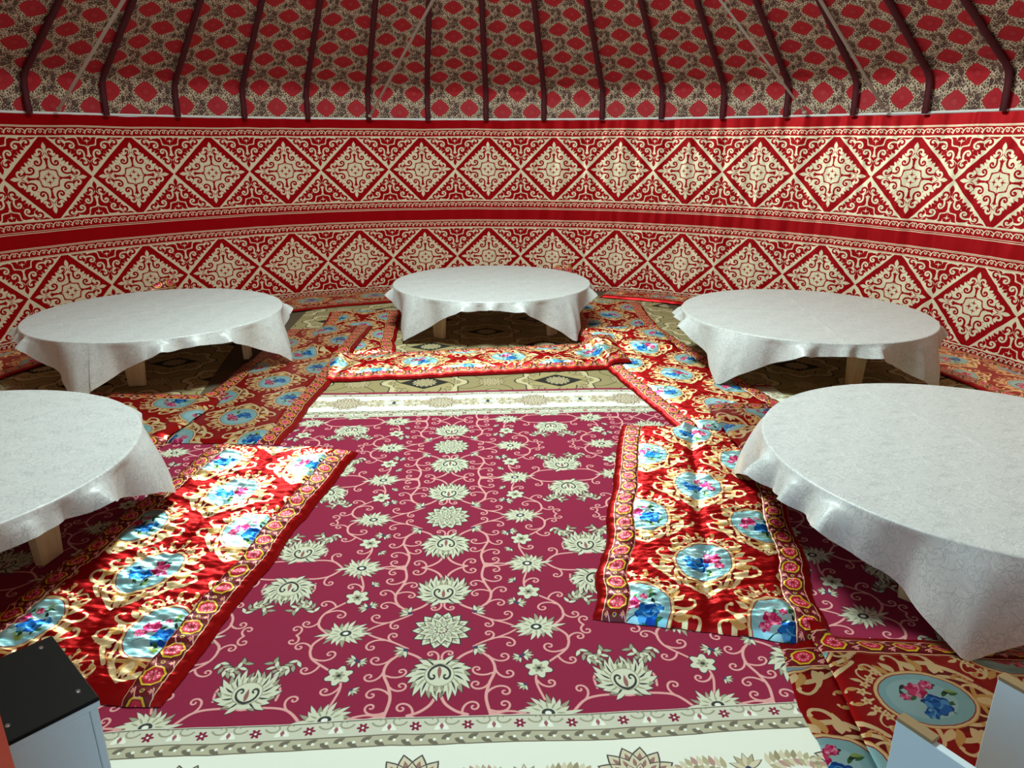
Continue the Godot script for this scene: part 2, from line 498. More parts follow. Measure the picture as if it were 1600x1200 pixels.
func field_print() -> ImageTexture:
	var w := 1.12
	var h := 0.76
	canvas(w, h, 1828.0, RUG_RED)
	for ox in [0.0, w]:
		for oy in [0.0, h]:
			mirrored(Vector2(ox, oy), field_quarter)
	for ox in [0.0, w]:
		for oy in [0.0, h]:
			rosette(Vector2(ox, oy), 0.098, RUG_PALE, RUG_MID, RUG_DARK)
		palmette(Vector2(ox, 0.222), PI / 2, 0.094, RUG_PALE, RUG_MID, RUG_DARK)
		palmette(Vector2(ox, h - 0.222), -PI / 2, 0.094, RUG_PALE, RUG_MID, RUG_DARK)
	for sx in [-1.0, 1.0]:
		for oy in [0.0, h / 2, h]:
			palmette(Vector2(0.56 + sx * 0.245, oy), 0.0 if sx < 0 else PI, 0.080, RUG_PALE, RUG_MID, RUG_DARK, false)
	palmette(Vector2(0.56, h / 2 - 0.125), -PI / 2, 0.090, RUG_PALE, RUG_MID, RUG_DARK)
	palmette(Vector2(0.56, h / 2 + 0.125), PI / 2, 0.090, RUG_PALE, RUG_MID, RUG_DARK)
	return finish(1)

func border_print() -> ImageTexture:
	# y = 0 meets the red field; 0.46 is the outer edge of the rug
	var w := 0.58
	canvas(w, 0.46, 2600.0, RUG_CREAM)
	var fine := Color8(110, 104, 88)
	var guard := func(y0: float, y1: float, n: int):
		poly(PackedVector2Array([Vector2(0, y0), Vector2(w, y0), Vector2(w, y1), Vector2(0, y1)]), Color8(198, 198, 178))
		for q in [y0, y1]:
			line(PackedVector2Array([Vector2(0, q), Vector2(w, q)]), 0.004, 0.004, fine)
		var m := (y0 + y1) / 2
		var u := (y1 - y0) / 2
		for i in n + 1:
			var x := w * i / n
			petals(Vector2(x, m), u * 0.62, 6, 0.5, Color8(124, 40, 62))
			oval(Vector2(x, m), u * 0.14, u * 0.14, RUG_CREAM, 8)
			for s in [-1.0, 1.0]:
				stem(Vector2(x + s * u * 0.9, m - u * 0.5), 1.0 if s > 0 else PI - 1.0, u * 2.6, -1.0 * s / u, -4.0 * s / u, 0.006, 0.004, RUG_MID)
				leaf(Vector2(x + s * w / n * 0.36, m + u * 0.5), -0.6 if s > 0 else PI + 0.6, u * 1.4, u * 0.6, RUG_CREAM)
				leaf(Vector2(x + s * w / n * 0.5, m - u * 0.3), 1.57, u * 0.8, u * 0.4, Color8(150, 92, 96))
	guard.call(0.004, 0.060, 4)
	poly(PackedVector2Array([Vector2(0, 0.062), Vector2(w, 0.062), Vector2(w, 0.096), Vector2(0, 0.096)]), Color8(176, 172, 146))
	for i in 16:
		var x := w * i / 16.0
		leaf(Vector2(x, 0.079), 0.5 if i % 2 else -0.5, 0.034, 0.016, fine)
		oval(Vector2(x + 0.018, 0.079), 0.005, 0.005, RUG_CREAM, 8)
	line(PackedVector2Array([Vector2(0, 0.097), Vector2(w, 0.097)]), 0.004, 0.004, fine)
	var mid := 0.235
	var tan := Color8(176, 166, 132)
	var pale := Color8(206, 198, 168)
	for x in [0.0, w]:
		rosette(Vector2(x, mid), 0.105, pale, Color8(150, 112, 104), Color8(84, 78, 74))
	# serrated fronds curling round a blossom half-way
	for s in [-1.0, 1.0]:
		for e in [-1.0, 1.0]:
			var p := Vector2(w / 2 + s * 0.045, mid + e * 0.012)
			var ang: float = (0.0 if s > 0 else PI) + e * s * 0.5
			for i in 13:
				var t := i / 12.0
				ang += -e * s * (0.05 + 0.36 * t * t)
				p += Vector2(cos(ang), sin(ang)) * 0.0145
				leaf(p, ang + 0.9, 0.034 * (1.15 - t * 0.6), 0.016, [tan, pale, Color8(178, 140, 130)][i % 3], 0.006)
				leaf(p, ang - 0.9, 0.034 * (1.15 - t * 0.6), 0.016, [pale, tan, Color8(150, 142, 112)][i % 3], -0.006)
		stem(Vector2(w / 2 + s * 0.02, mid), 0.0 if s > 0 else PI, 0.16, 0.5, 1.0, 0.004, 0.003, fine)
	sprig(Vector2(w / 2, mid - 0.03), -PI / 2, 0.045, pale, tan, fine)
	sprig(Vector2(w / 2, mid + 0.04), PI / 2, 0.045, pale, tan, fine)
	oval(Vector2(w / 2, mid), 0.014, 0.014, Color8(60, 72, 86), 10)
	guard.call(0.366, 0.404, 6)
	poly(PackedVector2Array([Vector2(0, 0.408), Vector2(w, 0.408), Vector2(w, 0.46), Vector2(0, 0.46)]), RUG_RED)
	return finish(1)

func olive_print() -> ImageTexture:
	var w := 0.9
	var ground_c := Color8(150, 138, 98)
	var pale := Color8(194, 182, 142)
	var dark := Color8(48, 46, 42)
	canvas(w, w, 1100.0, ground_c)
	for c in [Vector2(0, 0), Vector2(w, 0), Vector2(0, w), Vector2(w, w), Vector2(w / 2, w / 2)]:
		petals(c, 0.30, 8, 0.18, dark)
		petals(c, 0.29, 8, 0.18, pale)
		petals(c, 0.25, 8, 0.22, Color8(164, 150, 106))
		for i in 8:
			var a := TAU * i / 8.0
			stem(c + Vector2(cos(a), sin(a)) * 0.16, a + 0.8, 0.16, 4.0, 60.0, 0.008, 0.005, dark)
			sprig(c + Vector2(cos(a), sin(a)) * 0.215, a, 0.035, pale, Color8(120, 96, 70), dark)
		poly(PackedVector2Array([c + Vector2(0.17, 0), c + Vector2(0, 0.13), c + Vector2(-0.17, 0), c + Vector2(0, -0.13)]), dark)
		rosette(c, 0.085, pale, Color8(124, 108, 78), dark)
	for c in [Vector2(w / 2, 0), Vector2(w / 2, w), Vector2(0, w / 2), Vector2(w, w / 2)]:
		rosette(c, 0.09, pale, Color8(150, 120, 84), dark)
		for i in 4:
			var a := TAU * (i + 0.5) / 4.0
			stem(c + Vector2(cos(a), sin(a)) * 0.09, a, 0.22, 1.0, 34.0, 0.009, 0.006, Color8(92, 80, 56))
	return finish(1)

func damask_print() -> ImageTexture:
	var w := 0.42
	canvas(w, w, 2440.0, Color8(204, 208, 207))
	var rng := RandomNumberGenerator.new()
	rng.seed = 21
	for i in 210:
		var p := Vector2(rng.randf() * w, rng.randf() * w)
		var a := rng.randf() * TAU
		var l := rng.randf_range(0.05, 0.12)
		var sg := 1.0 if rng.randf() < 0.5 else -1.0
		var k1 := rng.randf_range(90, 170) * sg
		var col: Color = [Color8(184, 189, 188), Color8(222, 225, 224), Color8(176, 182, 182)][i % 3]
		for ox in [-w, 0.0, w]:
			for oy in [-w, 0.0, w]:
				if Rect2(-0.06, -0.06, w + 0.12, w + 0.12).has_point(p + Vector2(ox, oy)):
					stem(p + Vector2(ox, oy), a, l, 6.0 * sg, k1, 0.0030, 0.0022, col)
	return finish(1)

# ------------------------------------------------------------------ materials
func mat(tex: Texture2D, rough: float, spec := 0.5, col := Color.WHITE) -> StandardMaterial3D:
	var m := StandardMaterial3D.new()
	m.albedo_color = col
	m.albedo_texture = tex
	m.roughness = rough
	m.metallic_specular = spec
	return m

func weave(m: StandardMaterial3D, freq: float, depth: float, scale: float) -> void:
	# fine relief of thread or pile
	var n := FastNoiseLite.new()
	n.seed = 3
	n.frequency = freq
	n.fractal_octaves = 3
	var t := NoiseTexture2D.new()
	t.width = 512
	t.height = 512
	t.seamless = true
	t.noise = n
	m.heightmap_enabled = true
	m.heightmap_texture = t
	m.heightmap_scale = depth

func make_materials() -> void:
	mats.wall = mat(wall_print(), 0.50, 0.25)
	mats.wall.metallic = 0.35
	mats.roof = mat(roof_print(), 0.6, 0.4)
	mats.quilt = mat(quilt_print(), 0.42, 0.5)
	mats.quilt.metallic = 0.78
	mats.band = mat(band_print(), 0.45, 0.5)
	mats.band.metallic = 0.3
	mats.piping = mat(null, 0.42, 0.5, QRED)
	mats.piping.metallic = 0.72
	mats.backing = mat(null, 0.85, 0.3, Color8(38, 34, 40))
	mats.field = mat(field_print(), 0.9, 0.25)
	mats.border = mat(border_print(), 0.9, 0.25)
	mats.olive = mat(olive_print(), 0.9, 0.25)
	mats.cloth = mat(damask_print(), 0.42, 0.5)
	mats.rib = mat(null, 0.7, 0.4, Color8(74, 16, 26))
	mats.strap = mat(null, 0.7, 0.4, Color8(176, 164, 154))
	mats.felt = mat(null, 0.95, 0.2, Color8(196, 190, 178))
	mats.rail = mat(null, 0.5, 0.5, Color8(226, 228, 226))
	mats.earth = mat(null, 0.95, 0.2, Color8(92, 80, 64))
	mats.white_board = mat(null, 0.4, 0.5, Color8(212, 230, 236))
	mats.black_board = mat(null, 0.5, 0.3, Color8(14, 14, 12))
	mats.steel = mat(null, 0.3, 0.5, Color8(190, 190, 188))
	mats.steel.metallic = 1.0
	mats.chip = mat(null, 0.8, 0.3, Color8(150, 126, 92))
	mats.door = mat(null, 0.45, 0.5, Color8(196, 54, 26))
	var n := FastNoiseLite.new()
	n.seed = 9
	n.frequency = 0.012
	n.domain_warp_enabled = true
	n.domain_warp_amplitude = 18.0
	var g := Gradient.new()
	g.set_color(0, Color8(206, 176, 128))
	g.set_color(1, Color8(226, 202, 158))
	var t := NoiseTexture2D.new()
	t.width = 256
	t.height = 256
	t.seamless = true
	t.noise = n
	t.color_ramp = g
	mats.wood = mat(t, 0.6, 0.4)
	mats.wood.uv1_triplanar = true
	mats.wood.uv1_scale = Vector3(9, 1.2, 9)

# ------------------------------------------------------------------ meshes
func grid(nu: int, nv: int, p: PackedVector3Array, uv: PackedVector2Array, flip := false, tilt := Vector3.ZERO, around := false) -> ArrayMesh:
	# p holds (nu + 1) * (nv + 1) points, u running fastest
	var w := nu + 1
	var nr := PackedVector3Array()
	nr.resize(p.size())
	for j in nv + 1:
		for i in w:
			var du := p[j * w + mini(i + 1, nu)] - p[j * w + maxi(i - 1, 0)]
			var dv := p[mini(j + 1, nv) * w + i] - p[maxi(j - 1, 0) * w + i]
			var c := du.cross(dv)
			c = (-c if flip else c).normalized()
			var lean := tilt
			if around:
				var q := p[j * w + i]
				lean = Vector3(-q.z, 0, q.x).normalized() * tilt.x + Vector3.UP * tilt.y
			nr[j * w + i] = (c + lean).normalized() if c.length() > 0.5 else Vector3.UP
	var ix := PackedInt32Array()
	ix.resize(nu * nv * 6)
	var k := 0
	for j in nv:
		for i in nu:
			var a := j * w + i
			var q := [a, a + w, a + 1, a + 1, a + w, a + w + 1] if not flip else [a, a + 1, a + w, a + 1, a + w + 1, a + w]
			for e in 6:
				ix[k + e] = q[e]
			k += 6
	var arr := []
	arr.resize(Mesh.ARRAY_MAX)
	arr[Mesh.ARRAY_VERTEX] = p
	arr[Mesh.ARRAY_NORMAL] = nr
	arr[Mesh.ARRAY_TEX_UV] = uv
	arr[Mesh.ARRAY_INDEX] = ix
	var m := ArrayMesh.new()
	m.add_surface_from_arrays(Mesh.PRIMITIVE_TRIANGLES, arr)
	return m

func quad(st: SurfaceTool, a: Vector3, b: Vector3, c: Vector3, d: Vector3) -> void:
	# corners clockwise as seen from the front
	var n := (c - a).cross(b - a).normalized()
	for q in [[a, Vector2(0, 0)], [b, Vector2(1, 0)], [c, Vector2(1, 1)], [a, Vector2(0, 0)], [c, Vector2(1, 1)], [d, Vector2(0, 1)]]:
		st.set_normal(n)
		st.set_uv(q[1])
		st.add_vertex(q[0])

func slab(st: SurfaceTool, at: Transform3D, size: Vector3, bev := 0.004, taper := Vector2.ONE) -> void:
	# a box with chamfered edges; taper scales the x and z size at its foot
	var h := size * 0.5
	var faces := []
	for ax in 3:
		for sg in [-1.0, 1.0]:
			faces.append([ax, sg])
	var pt := func(ax: int, sg: float, u: float, v: float) -> Vector3:
		var q := Vector3.ZERO
		q[ax] = sg * h[ax]
		q[(ax + 1) % 3] = u * (h[(ax + 1) % 3] - bev)
		q[(ax + 2) % 3] = v * (h[(ax + 2) % 3] - bev)
		if q.y < 0:
			q.x *= taper.x
			q.z *= taper.y
		return at * q
	var centre := at.origin
	var put := func(a: Vector3, b: Vector3, c: Vector3, d: Vector3):
		if (c - a).cross(b - a).dot((a + c) * 0.5 - centre) < 0:
			quad(st, d, c, b, a)
		else:
			quad(st, a, b, c, d)
	for f in faces:
		put.call(pt.call(f[0], f[1], -1, -1), pt.call(f[0], f[1], 1, -1), pt.call(f[0], f[1], 1, 1), pt.call(f[0], f[1], -1, 1))
	for ax in 3:
		var bx := (ax + 1) % 3
		for s in [-1.0, 1.0]:
			for t in [-1.0, 1.0]:
				# edge between face ax (sign s) and face bx (sign t), running along the third axis
				put.call(pt.call(ax, s, t, -1), pt.call(ax, s, t, 1), pt.call(bx, t, 1, s), pt.call(bx, t, -1, s))
	for sx in [-1.0, 1.0]:
		for sy in [-1.0, 1.0]:
			for sz in [-1.0, 1.0]:
				var a: Vector3 = pt.call(0, sx, sy, sz)
				var b: Vector3 = pt.call(1, sy, sz, sx)
				var c: Vector3 = pt.call(2, sz, sx, sy)
				put.call(a, b, c, c)

func tool() -> SurfaceTool:
	var st := SurfaceTool.new()
	st.begin(Mesh.PRIMITIVE_TRIANGLES)
	return st

func tube(pts: PackedVector3Array, wide: float, deep: float, sides := 8, side_dir := Vector3.ZERO) -> ArrayMesh:
	# swept oval section; side_dir is the direction of its width
	var p := PackedVector3Array()
	var uv := PackedVector2Array()
	var n := pts.size()
	for j in n:
		var d := (pts[mini(j + 1, n - 1)] - pts[maxi(j - 1, 0)]).normalized()
		var s := side_dir if side_dir != Vector3.ZERO else d.cross(Vector3.UP if absf(d.y) < 0.9 else Vector3.RIGHT).normalized()
		var o := s.cross(d).normalized()
		var pinch := 0.02 if j == 0 or j == n - 1 else 1.0
		for i in sides + 1:
			var a := TAU * i / sides
			p.append(pts[j] + (s * cos(a) * wide * 0.5 + o * sin(a) * deep * 0.5) * pinch)
			uv.append(Vector2(i / float(sides), j))
	return grid(sides, n - 1, p, uv, false)

func capped(pts: Array) -> PackedVector3Array:
	# repeats the ends, so that tube() closes them
	var q := PackedVector3Array([pts[0] - (pts[1] - pts[0]).normalized() * 0.001])
	for v in pts:
		q.append(v)
	q.append(pts[-1] + (pts[-1] - pts[-2]).normalized() * 0.001)
	return q

# ------------------------------------------------------------------ things
func numbered(called: String) -> String:
	used[called] = used.get(called, -1) + 1
	return called if used[called] == 0 else "%s_%03d" % [called, used[called]]

func thing(called: String, label: String, category: String, at := Vector3.ZERO, turn := 0.0, group := "") -> Node3D:
	var o := Node3D.new()
	o.name = numbered(called)
	add_child(o, true)
	o.position = at
	o.rotation.y = turn
	o.set_meta("label", label)
	o.set_meta("category", category)
	if group:
		o.set_meta("group", group)
	return o

func part(called: String, m: Mesh, material: Material, parent: Node) -> MeshInstance3D:
	var o := MeshInstance3D.new()
	o.name = called
	o.mesh = m
	o.material_override = material
	parent.add_child(o, true)
	return o

func setting(called: String) -> Node3D:
	var o := Node3D.new()
	o.name = called
	o.set_meta("kind", "structure")
	add_child(o, true)
	return o

func at_angle(az: float, r: float, h: float) -> Vector3:
	# az in degrees from the far wall, clockwise seen from above
	var a := deg_to_rad(az)
	return Vector3(r * sin(a), h, -r * cos(a))

# ------------------------------------------------------------------ floor layers
func over(x: float, z: float) -> float:
	var g := 0.012
	for q in layers:
		var d: Vector2 = Vector2(x, z) - q.p
		var v: float = d.dot(q.t)
		var u: float = d.dot(q.s)
		if q.arc:
			var az := rad_to_deg(atan2(x, -z))
			u = Vector2(x, z).length() - q.arc[0]
			v = (az - minf(q.arc[1], q.arc[2])) / absf(q.arc[2] - q.arc[1]) * q.l
		var e := minf(minf(v, q.l - v), q.w * 0.5 - absf(u))
		if e > -0.02:
			g += q.h * smoothstep(-0.02, 0.045, e)
	return g

func quilt(label: String, group: String, p0: Vector2, p1: Vector2, w: float, th: float, o := {}) -> Node3D:
	var t := (p1 - p0).normalized()
	var s := Vector2(t.y, -t.x)            # to the side, so that u x v points up
	var l := (p1 - p0).length()
	var step: float = o.get("step", 0.014)
	var wr: float = o.get("wrinkle", 0.010)
	var seam: float = o.get("seam", 0.0)
	var wavy: float = o.get("wavy", 0.012)
	var fine: float = o.get("fine", 36.0)
	var n := FastNoiseLite.new()
	n.seed = o.get("seed", 1)
	n.frequency = 1.0
	var bend: float = o.get("bend", 0.0)
	var arc: Array = o.get("arc", [])      # radius, first and last azimuth of a quilt that follows the wall
	if arc:
		l = deg_to_rad(absf(arc[2] - arc[1])) * arc[0]
	var shape := func(u: float, v: float) -> Vector3:
		var uu := u + wavy * n.get_noise_2d(v * 2.2, 40.0) * 2.0 + bend * sin(PI * v / l)
		var vv := v + wavy * n.get_noise_2d(u * 2.5, 90.0 + roundf(v / l) * 30.0) * 2.0
		var q := p0 + t * vv + s * uu
		if arc:
			var az: float = arc[1] + (arc[2] - arc[1]) * vv / l
			var w3 := at_angle(az, minf(arc[0] - uu * signf(arc[2] - arc[1]), 3.945), 0.0)
			q = Vector2(w3.x, w3.z)
		var eu := clampf(1.0 - pow(absf(u) / (w * 0.5), 9.0), 0.0, 1.0)
		var ev := clampf(1.0 - pow(absf(v / l * 2.0 - 1.0), 9.0 * l / w), 0.0, 1.0)
		var pil := sqrt(eu * ev)
		# puckers run across the quilt, finer near its stitched lines
		var a := n.get_noise_2d(u * 2.4 + 7.0, (v + absf(u) * 0.35) * 16.0)
		var b := n.get_noise_2d(u * 3.2 - 30.0, (v - absf(u) * 0.2) * fine)
		var c := n.get_noise_2d(u * 3.2 + 60.0, v * 3.0)
		var fold := 0.5 + 0.5 * clampf(1.2 * a + 0.8 * b, -1.0, 1.0)
		var hgt := th * pil - wr * pil * (0.85 * fold + 0.6 * (0.5 + 0.5 * c))
		if seam > 0.0:
			hgt -= seam * exp(-pow(u / 0.022, 2.0)) * pil * (0.7 + 0.8 * b)
		var edge := w * 0.5 - absf(u)
		hgt -= 0.008 * exp(-pow((edge - 0.118) / 0.007, 2.0)) * pil      # where the band is stitched on
		return Vector3(q.x, over(q.x, q.y) + maxf(hgt, 0.0015), q.y)
	var root := thing("quilt", label, "quilt", Vector3.ZERO, 0.0, group)
	var mid := p0 + t * l * 0.5
	if arc:
		var m3 := at_angle((arc[1] + arc[2]) * 0.5, arc[0], 0.0)
		mid = Vector2(m3.x, m3.z)
	root.position = Vector3(mid.x, 0.012, mid.y)
	var nap: Vector3 = Vector3(t.x, 0, t.y) * 0.45        # the pile leans towards the foot of the print
	nap = o.get("nap", nap)
	var nv := maxi(8, int(l / step))
	var shift: Vector2 = o.get("print", Vector2.ZERO)
	var piece := func(called: String, u0: float, u1: float, m: Material, along: bool):
		var nu := maxi(4, int((u1 - u0) / step))
		var p := PackedVector3Array()
		var uv := PackedVector2Array()
		for j in nv + 1:
			var v := l * j / nv
			for i in nu + 1:
				var u := lerpf(u0, u1, i / float(nu))
				p.append(shape.call(u, v) - root.position)
				uv.append(Vector2(v / 0.11, (u - u0) / (u1 - u0)) if along else Vector2(u / 0.46, v / 0.64) + shift)
		return part(called, grid(nu, nv, p, uv, true, nap), m, root)
	var hw := w * 0.5
	var pip := 0.030
	var bw := 0.085
	var one: bool = o.get("one_band", false)
	piece.call("piping", -hw, -hw + pip, mats.piping, false)
	piece.call("border_band", -hw + pip, -hw + pip + bw, mats.band, true)
	piece.call("cover", -hw + pip + bw, hw - pip - bw, mats.quilt, false)
	piece.call("border_band", hw - pip - bw, hw - pip, mats.band, true)
	piece.call("piping", hw - pip, hw, mats.piping, false)
	layers.append({"p": p0, "t": t, "s": s, "l": l, "w": w, "h": th, "arc": arc})
	return root

func rug_piece(called: String, parent: Node3D, x0: float, x1: float, z0: float, z1: float, y: float, m: Material, uvf: Callable, seed_ := 0) -> void:
	var nu := maxi(2, int((x1 - x0) / 0.06))
	var nv := maxi(2, int((z1 - z0) / 0.06))
	var n := FastNoiseLite.new()
	n.seed = 4 + seed_
	n.frequency = 1.0
	var p := PackedVector3Array()
	var uv := PackedVector2Array()
	for j in nv + 1:
		for i in nu + 1:
			var x := lerpf(x0, x1, i / float(nu))
			var z := lerpf(z0, z1, j / float(nv))
			var wave := 0.020 * n.get_noise_2d(x * 1.3, z * 0.8)
			p.append(Vector3(x, y + 0.0016 * n.get_noise_2d(x * 2.0, z * 2.0), z + wave))
			uv.append(uvf.call(x, z))
	part(called, grid(nu, nv, p, uv, true), m, parent)

func table_at(c: Vector2, legturn: float, where: String, reach := 0.58) -> void:
	var t := thing("round_table", "low round table with pale wooden legs " + where, "table", Vector3(c.x, 0.014, c.y), legturn, "low round tables")
	var top := CylinderMesh.new()
	top.top_radius = 0.845
	top.bottom_radius = 0.845
	top.height = 0.026
	top.radial_segments = 72
	var tt := part("tabletop", top, mats.wood, t)
	tt.position.y = 0.348
	for k in 4:
		var a := TAU * k / 4.0
		var st := tool()
		slab(st, Transform3D(Basis(Vector3.UP, a), Vector3(sin(a) * reach, 0.1675, cos(a) * reach)), Vector3(0.15, 0.335, 0.045), 0.004, Vector2(0.68, 0.9))
		part("leg", st.commit(), mats.wood, t)

func tablecloth_at(c: Vector2, half: float, turn: float, shift: Vector2, seed_: int, label: String, group: String, drop: float, flare := 0.26) -> void:
	var r := 0.856
	var top := 0.380
	var na := 288
	var n := FastNoiseLite.new()
	n.seed = seed_
	n.frequency = 1.0
	var rng := RandomNumberGenerator.new()
	rng.seed = seed_
	var ridges := []                        # azimuths of folds: one at each corner and some between
	for k in 4:
		ridges.append([turn + TAU * (k + 0.5) / 4.0, 0.30, 0.30])
		ridges.append([turn + TAU * (k + 0.5) / 4.0 + rng.randf_range(0.24, 0.32), 0.17, -0.5])
		ridges.append([turn + TAU * (k + 0.5) / 4.0 - rng.randf_range(0.24, 0.32), 0.17, -0.5])
		ridges.append([turn + TAU * (k + 0.5) / 4.0 + rng.randf_range(0.48, 0.62), 0.16, 0.38])
		ridges.append([turn + TAU * (k + 0.5) / 4.0 - rng.randf_range(0.48, 0.62), 0.16, 0.38])
		for e in 5:
			ridges.append([turn + TAU * k / 4.0 + (e - 2) * 0.13 + rng.randf_range(-0.04, 0.04), 0.07, (0.7 if e % 2 == 0 else -0.5) * rng.randf_range(0.5, 1.0)])
	var p := PackedVector3Array()
	var uv := PackedVector2Array()
	var rings := [0.0, 0.1, 0.2, 0.3, 0.4, 0.5, 0.58, 0.66, 0.72, 0.78, 0.82, 0.84, 0.846]
	var arc := 4
	var hang := 18
	var rows := rings.size() + arc + hang
	for j in rows:
		for i in na + 1:
			var a := TAU * i / na
			var d := Vector2(sin(a), cos(a))
			var q := d.rotated(turn)       # direction in the cloth's own square
			var lx := (half - shift.x * signf(q.x)) / maxf(absf(q.x), 1e-4)
			var lz := (half - shift.y * signf(q.y)) / maxf(absf(q.y), 1e-4)
			var full := minf(lx, lz)
			# soften the cut corners a little
			full = -log(exp(-full * 60.0) + exp(-maxf(lx, lz) * 60.0)) / 60.0
			var least := half - r
			var most := half * 1.414 - r
			var len := maxf(least + (full - r - least) * (drop - least) / (most - least), 0.03)
			var pos: Vector3
			var flat := 0.0
			if j < rings.size():
				flat = rings[j]
				var crease := 0.0022 * exp(-pow((d.rotated(turn).x * flat - 0.03) / 0.012, 2.0)) + 0.0022 * exp(-pow((d.rotated(turn).y * flat + 0.02) / 0.012, 2.0))
				pos = Vector3(d.x * flat, top + crease + 0.0012 * n.get_noise_2d(d.x * flat * 5.0, d.y * flat * 5.0), d.y * flat)
			else:
				var f := 0.0
				for rd in ridges:
					var da: float = absf(wrapf(a - rd[0], -PI, PI)) / rd[1]
					if da < 1.0:
						f += rd[2] * (1.0 - da) * (0.6 + 0.4 * (1.0 - da))
				f += 0.10 * n.get_noise_1d(a * 5.0)
				if j < rings.size() + arc:
					var e := (j - rings.size() + 1) / float(arc) * 0.42 * PI
					flat = 0.846 + 0.010 * e
					pos = Vector3(d.x * (0.846 + 0.010 * sin(e)), top - 0.010 * (1.0 - cos(e)), d.y * (0.846 + 0.010 * sin(e)))
				else:
					var tt := (j - rings.size() - arc + 1) / float(hang)
					flat = r + len * tt
					var lean := clampf(flare + 0.75 * f * smoothstep(0.0, 0.16, tt * len / 0.2), 0.0, 1.0)
					var out := len * tt * sin(lean) * (1.0 - 0.35 * tt * minf(1.0, len / 0.3))
					var down := len * tt * cos(lean) * (1.0 + 0.04 * tt)
					var rr := r + out + 0.024 * f * sqrt(tt)
					pos = Vector3(d.x * rr, maxf(top - 0.009 - down, 0.022 + 0.01 * (1.0 - tt)), d.y * rr)
			p.append(pos + Vector3(0, 0.004, 0))
			var cl := q * flat
			uv.append(cl / 0.30)
	var t := thing("tablecloth", label, "tablecloth", Vector3(c.x, 0.0, c.y), 0.0, group)
	part("cloth_sheet", grid(na, rows - 1, p, uv, true), mats.cloth, t)

# ------------------------------------------------------------------ the place
func _ready() -> void:
	# camera
	var cam := Camera3D.new()
	cam.name = "camera"
	cam.fov = rad_to_deg(2.0 * atan(600.0 / 1132.0))
	cam.position = Vector3(0.353, 1.55, 3.94)
	cam.rotation_degrees = Vector3(-18.59, 1.62, 0)
	cam.near = 0.02
	add_child(cam)
	# sky, seen through the crown and the doorway
	var env := Environment.new()
	env.background_mode = Environment.BG_SKY
	var sky := Sky.new()
	var sm := ProceduralSkyMaterial.new()
	sm.sky_top_color = Color(0.62, 0.78, 0.98)
	sm.sky_horizon_color = Color(0.86, 0.92, 0.98)
	sm.ground_bottom_color = Color(0.30, 0.27, 0.23)
	sm.ground_horizon_color = Color(0.5, 0.47, 0.42)
	sm.sky_energy_multiplier = 1.0
	sky.sky_material = sm
	env.sky = sky
	env.tonemap_mode = Environment.TONE_MAPPER_LINEAR
	env.tonemap_exposure = 1.0
	env.sdfgi_enabled = true
	env.ssao_enabled = true
	env.ssil_enabled = true
	var we := WorldEnvironment.new()
	we.name = "world"
	we.environment = env
	add_child(we)
	# daylight through the crown; its cover is drawn back on one side, so the light leans towards the other
	var day := AreaLight3D.new()
	day.name = "daylight"
	day.area_size = Vector2(1.05, 1.2)
	day.area_normalize_energy = true
	day.light_energy = 27.5
	day.light_color = Color(0.92, 1.0, 0.975)
	day.shadow_enabled = true
	add_child(day)
	day.position = Vector3(-0.42, 4.0, -0.05)
	day.look_at(Vector3(0.75, 0.9, 0.0), Vector3(0, 0, -1))
	day.area_range = 12.0

	# cool daylight through the doorway behind the camera
	var way := AreaLight3D.new()
	way.name = "doorway_daylight"
	way.area_size = Vector2(0.85, 1.55)
	way.area_normalize_energy = true
	way.light_energy = 1.35
	way.light_color = Color(0.66, 0.92, 1.0)
	way.shadow_enabled = true
	way.area_range = 12.0
	add_child(way)
	way.position = Vector3(0.33, 0.86, 4.10)
	way.look_at(Vector3(0.15, 0.7, 0.0), Vector3.UP)

	make_materials()
	build_shell()
	build_rugs()
	build_tables()
	build_quilts()
	build_small()

